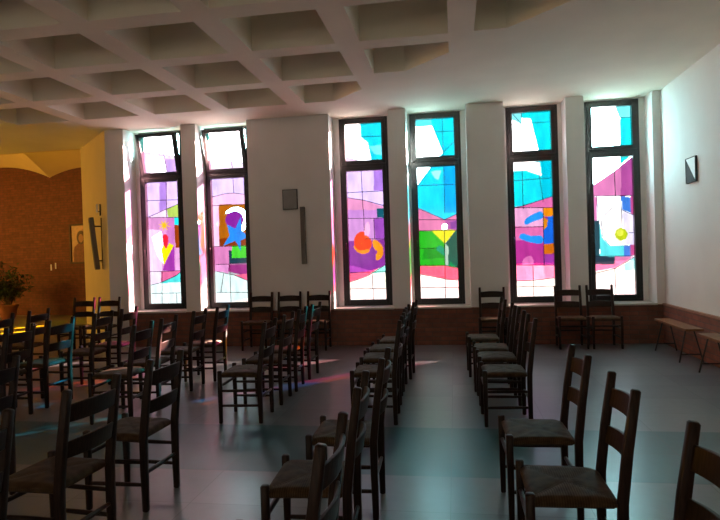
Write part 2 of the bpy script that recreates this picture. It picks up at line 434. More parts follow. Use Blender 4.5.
for pts in [first] + rim:
    for i in range(len(pts) - 1):
        a, b = pts[i], pts[i + 1]; N = 6
        rows = [[a.lerp(APEX, j / N) + Vector((0, 0, 0.35 * math.sin(math.pi * j / N) * 0.5)), b.lerp(APEX, j / N) + Vector((0, 0, 0.35 * math.sin(math.pi * j / N) * 0.5))] for j in range(N + 1)]
        vs = [p for r in rows for p in r]; vb.add(vs, [(2 * j, 2 * j + 1, 2 * j + 3, 2 * j + 2) for j in range(N)])
vb.build('ceiling_vault', M_['vault'], kind=S)
MB().box((-16.2, 10.4, H), (-7.0, 10.5, 5.6)).build('wall_lintel', M_['vault'], kind=S)
MB().box((-16.6, 10.3, 5.4), (-6.9, 16, 5.6)).build('roof', M_['outw'], kind=S)

# ------------------------------------------------------------------ stained-glass windows
GLASS={}
GLASS['w1']=dict(x=-5.350, cells=[
  ((0.96,1,1),[(-0.124,3.721),(1.079,3.642),(1.051,2.891),(-0.154,2.956)]),
  ((0.35,0.85,0.82),[(-0.124,3.721),(0.17,3.702),(0.123,3.423),(0.105,3.314),(-0.14,3.329)]),
  ((0.93,0.82,0.99),[(-0.139,3.349),(0.077,3.336),(0.467,3.269),(1.06,3.153),(1.049,2.858),(-0.156,2.922)]),
  ((0.86,0.7,0.97),[(0.471,3.187),(1.06,3.153),(1.049,2.858),(0.481,2.888)]),
  ((0.99,0.94,1),[(0.146,3.272),(0.448,3.221),(0.46,2.89),(0.168,2.905)]),
  ((0.86,0.74,0.97),[(-0.054,2.909),(1.015,2.853),(0.989,2.143),(-0.082,2.188)]),
  ((0.74,0.55,0.9),[(0.324,2.889),(0.46,2.882),(0.433,2.166),(0.297,2.172)]),
  ((0.95,0.8,0.93),[(-0.082,2.188),(0.118,2.213),(0.428,2.333),(0.421,2.133),(-0.084,2.154)]),
  ((0.74,0.85,0.38),[(0.439,2.333),(0.717,2.427),(1.003,2.523),(0.989,2.157),(0.458,2.179)]),
  ((0.9,0.6,0.82),[(-0.081,2.211),(0.989,2.166),(0.955,1.23),(-0.119,1.259)]),
  ((0.93,0.76,0.9),[(-0.09,1.993),(0.307,1.977),(0.323,1.642),(0.308,1.247),(-0.119,1.259)]),
  ((0.85,0.5,0.78),[(0.44,2.179),(0.576,2.174),(0.548,1.251),(0.369,1.256)]),
  ((0.1,0.88,0.9),[(0.569,2.174),(0.989,2.157),(0.984,2.031),(0.575,2.047)]),
  ((0.62,0.24,0.03),[(0.575,2.047),(0.984,2.031),(0.97,1.637),(0.577,1.65)]),
  ((0.95,0.68,0.88),[(0.577,1.65),(0.97,1.637),(0.955,1.24),(0.573,1.25)]),
  ((0.97,0.9,0.97),[(0.14,1.85),(0.324,1.95),(0.348,1.742),(0.356,1.373),(0.239,1.511)]),
  ((1,0.92,0.05),[(0.312,1.642),(0.317,1.575),(0.348,1.357),(0.547,1.695),(0.459,1.738),(0.402,1.633),(0.362,1.714)]),
  ((0.93,0.14,0.22),[(0.371,1.891),(0.388,1.897),(0.403,1.897),(0.416,1.891),(0.428,1.878),(0.439,1.86),(0.446,1.835),(0.447,1.803),(0.444,1.766),(0.436,1.722),(0.428,1.688),(0.419,1.664),(0.41,1.65),(0.401,1.646),(0.392,1.651),(0.381,1.665),(0.371,1.688),(0.359,1.72),(0.351,1.752),(0.346,1.782),(0.344,1.811),(0.345,1.84),(0.35,1.862),(0.359,1.88)]),
  ((1,0.78,0.1),[(0.5,2.021),(0.413,2.026),(0.445,1.951),(0.388,2.012),(0.353,1.938),(0.358,2.019),(0.278,1.989),(0.343,2.043),(0.263,2.075),(0.35,2.07),(0.318,2.145),(0.375,2.084),(0.41,2.158),(0.405,2.078),(0.485,2.107),(0.42,2.054)]),
  ((0.66,0.22,0.66),[(0.348,1.35),(0.547,1.688),(0.552,1.254),(0.323,1.26)]),
  ((0.9,0.82,0.9),[(-0.119,1.259),(0.297,1.248),(0.289,1.04),(-0.129,0.999)]),
  ((0.9,0.42,0.62),[(0.297,1.248),(0.691,1.257),(0.563,1.167),(0.279,1.057)]),
  ((0.3,0.82,0.8),[(0.961,1.406),(0.691,1.257),(0.563,1.167),(0.279,1.057),(0.277,0.99),(0.947,1.024)]),
  ((0.84,0.92,0.9),[(-0.129,0.999),(0.279,1.047),(0.948,1.051),(0.929,0.526),(-0.146,0.543)]),
 ], leads=[
  [(0.427,3.619),(0.461,3.286),(0.479,2.938)],
  [(0.005,3.347),(0.467,3.269),(0.817,3.183)],
  [(0.081,1.253),(0.297,1.248),(0.744,1.256)],
  [(0.072,1.011),(0.279,1.053),(0.563,1.167),(0.709,1.27)],
  [(0.102,0.869),(0.747,0.869)],
  [(0.569,0.86),(0.568,0.649)],
  [(0.312,1.247),(0.289,0.654)],
  [(0.446,2.8),(0.433,2.183)],
  [(0.075,2.493),(0.754,2.478)],
  [(0.1,2.207),(0.428,2.327),(0.753,2.442)],
  [(0.099,2.194),(0.743,2.173)],
 ])
GLASS['w2']=dict(x=-4.150, cells=[
  ((0.96,1,1),[(-0.101,3.811),(1.123,3.727),(1.092,2.863),(-0.134,2.93)]),
  ((0.3,0.85,0.8),[(-0.106,3.681),(0.129,3.665),(0.122,3.47),(0.093,3.439),(0.098,3.211),(-0.123,3.224)]),
  ((0.95,0.86,0.99),[(-0.125,3.158),(0.116,3.131),(0.475,3.078),(1.097,2.985),(1.091,2.831),(-0.135,2.897)]),
  ((0.84,0.75,0.97),[(-0.03,2.868),(1.066,2.81),(1.053,2.454),(-0.044,2.506)]),
  ((0.95,0.72,0.88),[(-0.044,2.499),(0.148,2.51),(0.305,2.542),(0.471,2.547),(0.709,2.509),(1.053,2.454),(1.048,2.292),(-0.05,2.341)]),
  ((0.72,0.4,0.06),[(0.195,2.37),(1.116,2.328),(1.092,1.632),(0.169,1.664)]),
  ((0.55,0.22,0.04),[(0.173,1.779),(1.099,1.843),(1.092,1.616),(0.169,1.647)]),
  ((0.97,0.75,0.9),[(-0.048,2.381),(0.188,2.37),(0.179,1.647),(-0.075,1.655)]),
  ((1,1,1),[(0.303,2.204),(0.328,2.235),(0.358,2.261),(0.393,2.282),(0.432,2.296),(0.472,2.303),(0.513,2.303),(0.554,2.296),(0.592,2.282),(0.628,2.262),(0.659,2.236),(0.684,2.205),(0.703,2.17),(0.716,2.133),(0.721,2.094),(0.719,2.055),(0.71,2.017),(0.693,1.982),(0.67,1.95),(0.641,1.922),(0.608,1.9),(0.57,1.884),(0.531,1.874),(0.489,1.872),(0.449,1.877),(0.434,1.936),(0.467,1.932),(0.5,1.935),(0.531,1.944),(0.56,1.958),(0.586,1.978),(0.606,2.003),(0.621,2.03),(0.63,2.061),(0.633,2.092),(0.628,2.123),(0.618,2.153),(0.601,2.18),(0.579,2.204),(0.553,2.223),(0.523,2.237),(0.491,2.244),(0.458,2.246),(0.425,2.241),(0.394,2.23),(0.366,2.214)]),
  ((0.55,0.14,0.62),[(0.633,2.082),(0.623,2.034),(0.598,1.992),(0.56,1.958),(0.514,1.938),(0.462,1.932),(0.412,1.942),(0.366,1.966),(0.331,2.002),(0.309,2.047),(0.303,2.096),(0.313,2.144),(0.338,2.187),(0.376,2.22),(0.423,2.24),(0.474,2.246),(0.524,2.236),(0.569,2.212),(0.605,2.176),(0.626,2.131)]),
  ((0.85,0.5,0.72),[(-0.075,1.655),(1.092,1.632),(1.081,1.308),(-0.087,1.341)]),
  ((0.12,0.25,0.3),[(0.346,1.582),(0.747,1.464),(1.086,1.454),(1.082,1.35),(0.345,1.352)]),
  ((0.3,0.85,0.2),[(0.401,1.656),(1.093,1.648),(1.086,1.454),(0.4,1.442)]),
  ((0.16,0.55,0.95),[(0.576,2.137),(0.598,1.894),(0.711,1.792),(0.565,1.738),(0.566,1.552),(0.469,1.735),(0.245,1.658),(0.369,1.831),(0.328,2.023),(0.476,1.938)]),
  ((0.62,0.2,0.5),[(0.33,1.33),(1.081,1.324),(1.071,1.026),(0.667,1.124),(0.326,1.215)]),
  ((0.92,0.6,0.82),[(-0.087,1.341),(0.33,1.33),(0.325,1.182),(-0.091,1.226)]),
  ((0.8,0.9,0.87),[(-0.091,1.232),(0.205,1.211),(0.444,1.146),(0.681,1.042),(0.663,0.551),(-0.115,0.564)]),
  ((0.95,0.4,0.55),[(0.428,1.153),(1.077,1.201),(1.069,0.984),(0.681,1.042)]),
  ((0.78,0.88,0.86),[(0.681,1.048),(1.07,1.0),(1.054,0.545),(0.663,0.551)]),
  ((0.85,0.91,0.9),[(-0.104,0.862),(0.355,0.852),(0.344,0.556),(-0.115,0.564)]),
 ], leads=[
  [(0.426,3.613),(0.449,3.32),(0.47,2.936)],
  [(0.065,3.141),(0.475,3.078),(0.796,3.028)],
  [(0.082,1.65),(0.753,1.64)],
  [(0.105,1.343),(0.742,1.334)],
  [(0.352,1.345),(0.355,0.671)],
  [(0.105,0.864),(0.725,0.851)],
  [(0.118,1.22),(0.444,1.146),(0.698,1.035)],
  [(0.239,1.184),(0.175,0.856)],
  [(0.463,2.793),(0.471,2.547)],
  [(0.078,2.5),(0.305,2.542),(0.471,2.547),(0.75,2.501)],
  [(0.073,2.352),(0.744,2.345)],
 ])
GLASS['w3']=dict(x=-1.815, cells=[
  ((0.93,1,0.99),[(-0.023,3.7),(0.867,3.639),(0.843,2.891),(-0.048,2.942)]),
  ((0.08,0.83,0.9),[(0.343,3.612),(0.865,3.577),(0.841,2.829),(0.513,2.957),(0.46,3.259),(0.351,3.36)]),
  ((0.45,0.95,0.97),[(0.489,3.194),(0.854,3.234),(0.847,3.016),(0.565,3.064)]),
  ((0.96,0.8,0.92),[(-0.044,3.084),(0.1,3.044),(0.433,2.94),(0.304,2.89),(-0.05,2.91)]),
  ((0.84,0.74,0.97),[(0.014,2.875),(0.841,2.829),(0.818,2.079),(-0.011,2.115)]),
  ((0.7,0.5,0.88),[(0.551,2.845),(0.841,2.829),(0.829,2.454),(0.539,2.469)]),
  ((0.93,0.6,0.78),[(-0.001,2.416),(0.111,2.379),(0.381,2.319),(0.727,2.193),(0.721,2.021),(-0.013,2.051)]),
  ((0.82,0.55,0.85),[(-0.009,2.178),(0.82,2.142),(0.815,2.001),(-0.014,2.035)]),
  ((0.06,0.35,0.42),[(0.577,2.178),(0.82,2.167),(0.816,2.017),(0.582,2.027)]),
  ((0.84,0.58,0.84),[(-0.013,2.045),(0.815,2.011),(0.803,1.626),(-0.026,1.655)]),
  ((0.62,0.3,0.72),[(0.525,2.023),(0.815,2.011),(0.805,1.673),(0.536,1.682)]),
  ((0.55,0.2,0.6),[(-0.026,1.655),(0.805,1.673),(0.787,1.108),(-0.044,1.13)]),
  ((0.97,0.7,0.85),[(0.376,1.901),(0.4,1.947),(0.42,1.969),(0.435,1.967),(0.447,1.94),(0.455,1.888),(0.456,1.842),(0.451,1.8),(0.439,1.764),(0.421,1.734),(0.404,1.719),(0.388,1.722),(0.373,1.741),(0.36,1.777),(0.356,1.816),(0.361,1.857)]),
  ((0.98,0.35,0.1),[(0.48,1.605),(0.471,1.561),(0.449,1.521),(0.415,1.49),(0.374,1.471),(0.328,1.465),(0.283,1.474),(0.242,1.496),(0.211,1.529),(0.191,1.57),(0.185,1.615),(0.194,1.66),(0.216,1.7),(0.25,1.731),(0.292,1.75),(0.338,1.756),(0.383,1.747),(0.423,1.725),(0.454,1.691),(0.474,1.65)]),
  ((1,0.25,0.05),[(0.267,1.795),(0.309,1.809),(0.339,1.811),(0.358,1.8),(0.365,1.777),(0.361,1.742),(0.366,1.714),(0.38,1.695),(0.402,1.685),(0.434,1.682),(0.457,1.67),(0.471,1.65),(0.476,1.621),(0.473,1.583),(0.457,1.553),(0.429,1.529),(0.389,1.512),(0.337,1.502),(0.292,1.501),(0.255,1.51),(0.226,1.529),(0.204,1.557),(0.19,1.59),(0.183,1.625),(0.184,1.665),(0.192,1.708),(0.208,1.744),(0.233,1.773)]),
  ((1,0.6,0.1),[(0.52,1.669),(0.545,1.664),(0.57,1.652),(0.594,1.634),(0.617,1.61),(0.64,1.581),(0.656,1.548),(0.665,1.514),(0.666,1.477),(0.661,1.438),(0.65,1.404),(0.633,1.376),(0.611,1.353),(0.583,1.336),(0.561,1.33),(0.545,1.334),(0.535,1.349),(0.532,1.375),(0.533,1.399),(0.538,1.42),(0.546,1.438),(0.559,1.453),(0.563,1.468),(0.559,1.482),(0.548,1.495),(0.528,1.507),(0.513,1.526),(0.501,1.551),(0.493,1.583),(0.488,1.621),(0.491,1.648),(0.502,1.664)]),
  ((0.98,0.55,0.1),[(0.204,1.557),(0.226,1.529),(0.255,1.51),(0.292,1.501),(0.337,1.502),(0.389,1.512),(0.424,1.514),(0.442,1.508),(0.443,1.495),(0.426,1.473),(0.404,1.457),(0.378,1.447),(0.347,1.442),(0.311,1.444),(0.279,1.45),(0.252,1.462),(0.228,1.479),(0.209,1.502),(0.194,1.523),(0.183,1.543),(0.177,1.56),(0.175,1.576),(0.179,1.581),(0.189,1.575)]),
  ((0.75,0.3,0.75),[(-0.039,1.273),(0.154,1.252),(0.503,1.147),(0.245,1.091),(-0.045,1.098)]),
  ((0.93,0.4,0.55),[(-0.044,1.13),(0.407,1.144),(0.568,1.193),(0.373,1.072),(0.114,0.993),(-0.049,0.971)]),
  ((0.8,0.91,0.89),[(-0.049,0.971),(0.114,0.993),(0.373,1.072),(0.568,1.193),(0.729,1.261),(0.823,1.264),(0.8,0.511),(-0.064,0.525)]),
  ((0.4,0.85,0.8),[(0.438,1.102),(0.632,1.213),(0.792,1.265),(0.788,1.133),(0.47,1.117)]),
  ((0.72,0.88,0.8),[(0.582,1.129),(0.788,1.133),(0.779,0.873),(0.583,0.877)]),
  ((0.85,0.91,0.9),[(-0.052,0.882),(0.779,0.864),(0.768,0.512),(-0.064,0.525)]),
 ], leads=[
  [(0.333,3.597),(0.327,2.92)],
  [(0.062,3.363),(0.732,3.351)],
  [(0.068,3.046),(0.465,2.925)],
  [(0.099,2.034),(0.721,2.014)],
  [(0.361,2.178),(0.359,1.815)],
  [(0.361,1.688),(0.71,1.676)],
  [(0.102,1.139),(0.709,1.142)],
  [(0.097,0.987),(0.373,1.069),(0.697,1.255)],
  [(0.094,0.872),(0.716,0.865)],
  [(0.47,1.101),(0.476,0.69)],
  [(0.524,2.013),(0.527,1.682)],
  [(0.339,2.8),(0.351,2.162)],
  [(0.081,2.459),(0.719,2.46)],
  [(0.078,2.38),(0.381,2.319),(0.727,2.209)],
 ])
GLASS['w4']=dict(x=-0.657, cells=[
  ((0.05,0.85,0.93),[(0.034,3.666),(0.829,3.611),(0.806,2.847),(0.01,2.892)]),
  ((1,1,1),[(0.028,3.468),(0.352,3.459),(0.513,3.017),(0.476,2.982),(0.014,3.01)]),
  ((0.35,0.93,0.97),[(0.033,3.635),(0.342,3.614),(0.352,3.459),(0.028,3.468)]),
  ((0.97,1,1),[(0.014,3.01),(0.476,2.982),(0.319,2.874),(-0.001,2.519)]),
  ((0.1,0.82,0.95),[(0.01,2.876),(0.806,2.831),(0.777,1.866),(-0.021,1.897)]),
  ((1,1,1),[(0.01,2.876),(0.311,2.797),(0.108,2.539),(-0.004,2.426)]),
  ((0.6,0.96,1),[(0.315,2.735),(0.484,2.742),(0.433,2.59),(0.373,2.624)]),
  ((0.05,0.65,0.9),[(0.525,2.801),(0.804,2.785),(0.783,2.05),(0.515,2.061)]),
  ((0.9,0.5,0.68),[(-0.001,2.208),(0.105,2.151),(0.51,1.951),(0.698,2.031),(0.834,2.106),(0.823,1.751),(-0.015,1.783)]),
  ((0.75,0.36,0.66),[(0.51,1.951),(0.829,1.929),(0.823,1.751),(0.552,1.762)]),
  ((0.55,0.25,0.6),[(0.598,1.906),(0.83,1.977),(0.825,1.8),(0.608,1.792)]),
  ((1,1,1),[(0.554,1.836),(0.552,1.822),(0.545,1.81),(0.535,1.8),(0.522,1.794),(0.508,1.792),(0.494,1.795),(0.482,1.802),(0.472,1.813),(0.466,1.825),(0.464,1.84),(0.467,1.854),(0.474,1.866),(0.484,1.876),(0.497,1.882),(0.511,1.883),(0.525,1.88),(0.537,1.873),(0.547,1.863),(0.553,1.85)]),
  ((0.15,0.72,0.12),[(-0.014,1.79),(0.327,1.777),(0.514,1.568),(0.494,1.211),(-0.032,1.22)]),
  ((0.08,0.6,0.1),[(0.172,1.498),(0.512,1.487),(0.498,1.341),(0.134,1.32)]),
  ((0.96,0.92,0.12),[(0.295,1.784),(0.69,1.782),(0.504,1.562)]),
  ((0.02,0.62,0.42),[(0.382,1.516),(0.409,1.531),(0.435,1.534),(0.462,1.525),(0.488,1.504),(0.513,1.471),(0.532,1.441),(0.543,1.414),(0.548,1.39),(0.546,1.37),(0.537,1.359),(0.522,1.358),(0.5,1.365),(0.472,1.383),(0.445,1.401),(0.419,1.42),(0.396,1.44),(0.374,1.461),(0.364,1.481),(0.367,1.499)]),
  ((0.1,0.36,0.28),[(0.69,1.782),(0.824,1.784),(0.807,1.202),(0.645,1.11),(0.543,1.145),(0.56,1.502),(0.514,1.568)]),
  ((0.7,0.82,0.72),[(0.504,1.562),(0.561,1.508),(0.545,1.21),(0.494,1.211)]),
  ((0.04,0.55,0.3),[(0.595,1.269),(0.616,1.244),(0.634,1.219),(0.648,1.195),(0.659,1.17),(0.666,1.146),(0.668,1.124),(0.666,1.104),(0.658,1.087),(0.646,1.073),(0.632,1.066),(0.618,1.066),(0.604,1.074),(0.588,1.089),(0.576,1.113),(0.568,1.145),(0.564,1.185),(0.564,1.234),(0.569,1.264),(0.58,1.276)]),
  ((0.95,0.38,0.5),[(-0.032,1.22),(0.503,1.211),(0.805,1.144),(0.8,0.97),(0.577,0.981),(0.111,1.085),(-0.035,1.111)]),
  ((0.84,0.91,0.9),[(-0.035,1.111),(0.111,1.085),(0.577,0.981),(0.8,0.97),(0.786,0.49),(-0.054,0.504)]),
  ((0.95,0.85,0.85),[(0.496,0.951),(0.8,0.97),(0.794,0.749),(0.512,0.755)]),
 ], leads=[
  [(0.524,3.57),(0.52,2.94)],
  [(0.087,3.368),(0.731,3.357)],
  [(0.476,2.982),(0.727,3.219)],
  [(0.105,1.965),(0.702,1.94)],
  [(0.1,1.785),(0.697,1.775)],
  [(0.083,1.223),(0.503,1.214),(0.71,1.153)],
  [(0.095,1.085),(0.577,0.981),(0.705,0.972)],
  [(0.104,0.869),(0.717,0.855)],
  [(0.504,1.78),(0.488,0.691)],
  [(0.104,2.145),(0.51,1.951),(0.704,2.031)],
  [(0.101,1.501),(0.367,1.498)],
  [(0.525,2.801),(0.515,2.061)],
  [(0.092,2.515),(0.705,2.508)],
  [(0.108,2.539),(0.317,2.797)],
 ])
GLASS['w5']=dict(x=0.846, cells=[
  ((0.04,0.84,0.88),[(0.005,3.713),(0.859,3.651),(0.838,2.869),(-0.017,2.919)]),
  ((0.95,1,1),[(-0.0,3.522),(0.384,3.471),(0.5,2.936),(-0.017,2.919)]),
  ((0.5,0.93,0.95),[(0.005,3.681),(0.249,3.6),(0.25,3.394),(-0.0,3.522)]),
  ((0.06,0.83,0.88),[(-0.019,2.871),(0.837,2.822),(0.816,2.054),(-0.041,2.092)]),
  ((0.9,1,1),[(-0.019,2.871),(0.508,2.778),(0.527,2.572),(0.285,2.673),(-0.025,2.665)]),
  ((0.0,0.72,0.8),[(0.527,2.793),(0.835,2.775),(0.816,2.054),(0.528,2.067)]),
  ((0.88,0.42,0.66),[(-0.01,2.092),(0.238,2.119),(0.7,2.25),(0.823,2.307),(0.791,1.144),(-0.036,1.167)]),
  ((0.93,0.66,0.82),[(-0.01,2.092),(0.537,2.074),(0.529,1.784),(-0.018,1.799)]),
  ((0.72,0.2,0.56),[(0.099,1.578),(0.529,1.562),(0.518,1.177),(0.088,1.189)]),
  ((0.9,0.45,0.72),[(0.262,1.31),(0.293,1.325),(0.32,1.325),(0.342,1.312),(0.361,1.284),(0.375,1.243),(0.372,1.212),(0.352,1.192),(0.316,1.182),(0.262,1.184),(0.224,1.191),(0.201,1.205),(0.194,1.224),(0.202,1.249),(0.216,1.272),(0.236,1.292)]),
  ((0.6,0.2,0.6),[(0.543,2.068),(0.816,2.056),(0.792,1.169),(0.518,1.177)]),
  ((0.93,0.55,0.05),[(0.537,2.074),(0.816,2.062),(0.812,1.924),(0.533,1.935)]),
  ((0.9,0.55,0.05),[(0.533,1.935),(0.605,1.876),(0.6,1.718),(0.527,1.721)]),
  ((0.82,0.42,0.06),[(0.528,1.531),(0.801,1.528),(0.797,1.358),(0.529,1.347)]),
  ((0.14,0.58,0.93),[(0.324,1.95),(0.381,1.98),(0.428,2.001),(0.465,2.013),(0.492,2.017),(0.509,2.012),(0.523,2.002),(0.534,1.988),(0.542,1.969),(0.547,1.945),(0.538,1.924),(0.515,1.906),(0.479,1.891),(0.429,1.879),(0.386,1.865),(0.349,1.851),(0.319,1.836),(0.295,1.819),(0.276,1.814),(0.262,1.819),(0.252,1.836),(0.246,1.864),(0.257,1.893),(0.283,1.921)]),
  ((0.14,0.58,0.93),[(0.162,1.643),(0.178,1.666),(0.199,1.679),(0.225,1.682),(0.257,1.675),(0.293,1.658),(0.331,1.646),(0.372,1.64),(0.414,1.639),(0.459,1.644),(0.492,1.638),(0.515,1.621),(0.526,1.594),(0.527,1.556),(0.516,1.53),(0.493,1.515),(0.459,1.511),(0.413,1.519),(0.366,1.53),(0.317,1.543),(0.267,1.56),(0.215,1.579),(0.18,1.599),(0.163,1.621)]),
  ((0.08,0.4,0.85),[(0.606,1.932),(0.813,1.961),(0.801,1.515),(0.528,1.506),(0.534,1.72),(0.59,1.781)]),
  ((0.93,0.6,0.78),[(-0.036,1.193),(0.366,1.181),(0.359,0.927),(-0.043,0.943)]),
  ((0.93,0.55,0.7),[(0.518,1.177),(0.792,1.169),(0.785,0.939),(0.53,0.929)]),
  ((0.95,0.68,0.82),[(0.366,1.181),(0.518,1.177),(0.53,0.923),(0.358,0.918)]),
  ((0.82,0.91,0.88),[(-0.043,0.943),(0.359,0.94),(0.787,0.986),(0.775,0.545),(-0.054,0.559)]),
 ], leads=[
  [(0.249,3.6),(0.249,2.951)],
  [(0.105,3.404),(0.717,3.404)],
  [(0.11,3.578),(0.25,3.394),(0.431,2.988)],
  [(0.099,2.094),(0.695,2.067)],
  [(0.09,1.785),(0.535,1.777)],
  [(0.082,1.189),(0.695,1.172)],
  [(0.359,1.181),(0.358,0.695)],
  [(0.088,0.94),(0.359,0.94),(0.689,0.973)],
  [(0.094,0.844),(0.692,0.846)],
  [(0.537,2.074),(0.528,1.176)],
  [(0.083,2.088),(0.238,2.119),(0.7,2.25)],
  [(0.235,2.208),(0.237,2.065)],
  [(0.236,2.793),(0.235,2.206)],
  [(0.472,2.812),(0.54,2.161)],
  [(0.089,2.516),(0.693,2.532)],
 ])
GLASS['w6']=dict(x=2.020, cells=[
  ((1,1,1),[(0.003,3.705),(0.823,3.644),(0.803,2.878),(-0.018,2.927)]),
  ((0.05,0.85,0.88),[(0.539,3.665),(0.823,3.644),(0.803,2.878),(0.519,2.895)]),
  ((0.45,0.93,0.93),[(0.445,3.672),(0.823,3.644),(0.816,3.393),(0.52,3.401),(0.471,3.547)]),
  ((1,1,1),[(-0.019,2.865),(0.802,2.817),(0.783,2.08),(-0.039,2.117)]),
  ((0.08,0.86,0.88),[(0.517,2.834),(0.7,2.823),(0.513,2.673)]),
  ((0.88,0.5,0.72),[(0.026,2.332),(0.092,2.367),(0.432,2.591),(0.67,2.778),(0.832,2.877),(0.812,2.078),(0.02,2.114)]),
  ((0.7,0.3,0.6),[(0.53,2.663),(0.67,2.778),(0.832,2.877),(0.812,2.078),(0.515,2.092)]),
  ((0.9,0.93,0.93),[(0.031,2.224),(0.859,2.185),(0.835,1.235),(0.006,1.26)]),
  ((0.88,0.5,0.72),[(0.031,2.224),(0.168,2.208),(0.164,1.827),(0.021,1.832)]),
  ((0.24,0.5,0.85),[(0.519,2.201),(0.652,2.178),(0.652,1.936),(0.525,1.99)]),
  ((0.75,0.3,0.55),[(0.653,2.195),(0.859,2.185),(0.852,1.895),(0.652,1.92)]),
  ((0.85,0.82,0.93),[(0.525,1.99),(0.694,1.902),(0.852,1.895),(0.84,1.445),(0.551,1.455)]),
  ((0.16,0.3,0.34),[(0.021,1.842),(0.189,1.835),(0.187,1.274),(0.006,1.28)]),
  ((0.35,0.85,0.85),[(0.192,1.835),(0.226,1.58),(0.336,1.446),(0.536,1.439),(0.537,1.264),(0.187,1.274)]),
  ((0.93,0.87,0.85),[(0.43,2.075),(0.461,2.106),(0.486,2.103),(0.504,2.066),(0.516,1.995),(0.521,1.889),(0.524,1.794),(0.527,1.709),(0.529,1.634),(0.53,1.569),(0.517,1.522),(0.491,1.492),(0.453,1.48),(0.4,1.486),(0.356,1.498),(0.318,1.515),(0.289,1.539),(0.266,1.568),(0.248,1.606),(0.234,1.654),(0.224,1.71),(0.218,1.776),(0.224,1.834),(0.243,1.887),(0.274,1.932),(0.317,1.971),(0.358,2.008),(0.395,2.042)]),
  ((0.3,0.5,0.85),[(0.536,1.439),(0.634,1.448),(0.629,1.261),(0.537,1.264)]),
  ((0.8,0.3,0.55),[(0.634,1.452),(0.84,1.445),(0.837,1.332),(0.629,1.274)]),
  ((0.16,0.22,0.28),[(0.007,1.293),(0.403,1.274),(0.406,1.151),(0.003,1.162)]),
  ((0.88,0.5,0.68),[(0.003,1.169),(0.406,1.157),(0.403,1.281),(0.684,1.272),(0.404,1.102),(0.0,1.048)]),
  ((0.82,0.91,0.88),[(0.0,1.048),(0.404,1.102),(0.529,1.173),(0.838,1.364),(0.817,0.525),(-0.013,0.54)]),
  ((0.5,0.85,0.85),[(0.528,1.147),(0.838,1.358),(0.831,1.074),(0.541,1.049)]),
  ((0.84,0.9,0.9),[(-0.003,0.933),(0.828,0.945),(0.817,0.525),(-0.013,0.54)]),
  ((0.76,0.82,0.08),[(0.598,1.612),(0.593,1.582),(0.579,1.555),(0.558,1.534),(0.533,1.522),(0.504,1.518),(0.476,1.524),(0.451,1.538),(0.431,1.561),(0.418,1.588),(0.415,1.618),(0.42,1.648),(0.434,1.675),(0.455,1.696),(0.481,1.708),(0.509,1.712),(0.537,1.706),(0.563,1.692),(0.582,1.669),(0.595,1.642)]),
  ((0.9,0.93,0.3),[(0.541,1.64),(0.538,1.623),(0.53,1.608),(0.518,1.596),(0.504,1.589),(0.487,1.586),(0.471,1.59),(0.457,1.598),(0.446,1.611),(0.439,1.626),(0.437,1.644),(0.44,1.66),(0.448,1.676),(0.459,1.687),(0.474,1.695),(0.49,1.697),(0.506,1.693),(0.521,1.685),(0.532,1.672),(0.539,1.657)]),
 ], leads=[
  [(0.448,3.564),(0.444,2.962)],
  [(0.511,3.399),(0.7,3.395)],
  [(0.52,3.398),(0.52,2.957)],
  [(0.085,1.291),(0.699,1.278)],
  [(0.398,1.102),(0.406,0.695)],
  [(0.087,1.022),(0.404,1.095),(0.69,1.265)],
  [(0.525,1.99),(0.694,1.902)],
  [(0.513,2.201),(0.525,1.731)],
  [(0.168,2.218),(0.176,1.826)],
  [(0.087,2.218),(0.693,2.202)],
  [(0.407,2.158),(0.382,2.029),(0.215,1.88),(0.232,1.596),(0.336,1.446),(0.597,1.443)],
  [(0.617,1.637),(0.687,1.634)],
  [(0.432,2.591),(0.436,2.188)],
  [(0.08,2.361),(0.432,2.591),(0.685,2.787)],
 ])

def s2l(c): return tuple((v / 12.92 if v <= 0.04045 else ((v + 0.055) / 1.055) ** 2.4) for v in c)
def inside(p, poly):
    x, y = p; r = False; n = len(poly)
    for i in range(n):
        x1, y1 = poly[i]; x2, y2 = poly[i - 1]
        if (y1 > y) != (y2 > y) and x < (x2 - x1) * (y - y1) / (y2 - y1) + x1: r = not r
    return r
def trans(c):     # clear glass lets most of the light through, coloured glass much less
    w = max(0.0, (min(c) - 0.8) / 0.2) ** 4; k = (0.031 if min(c) < 0.72 else 0.040) + 0.960 * w
    if c[1] > 0.6 and c[2] > 0.6 and c[0] < 0.65: k *= 1.2
    r, g, b_ = s2l(c); return (min(1.0, r * k / 0.49), g * k, b_ * k)
def glass_pane(name, parent, g, x0, x1, z0, z1, y, zoff=0.0):
    st = 0.0105; nx = int((x1 - x0) / st) + 1; nz = int((z1 - z0) / st) + 1
    cells = [(trans(c), p, (min(q[0] for q in p), max(q[0] for q in p), min(q[1] for q in p), max(q[1] for q in p))) for c, p in g['cells']]
    vs = []; cols = []
    for j in range(nz + 1):
        z = z0 + (z1 - z0) * j / nz
        for i in range(nx + 1):
            x = x0 + (x1 - x0) * i / nx; vs.append((x, y, z - zoff)); col = trans((0.7, 0.72, 0.72))
            for c, p, bb in reversed(cells):
                if bb[0] <= x <= bb[1] and bb[2] <= z <= bb[3] and inside((x, z), p): col = c; break
            cols += [col[0] * GLASS_T, col[1] * GLASS_T, col[2] * GLASS_T, 1.0]
    fs = [(j * (nx + 1) + i, j * (nx + 1) + i + 1, (j + 1) * (nx + 1) + i + 1, (j + 1) * (nx + 1) + i) for j in range(nz) for i in range(nx)]
    me = bpy.data.meshes.new(name); me.from_pydata(vs, [], fs); me.materials.append(M_['glass'])
    a = me.color_attributes.new('Col', 'FLOAT_COLOR', 'POINT'); a.data.foreach_set('color', cols)
    o = bpy.data.objects.new(name, me); C.objects.link(o); o.parent = parent
    return o
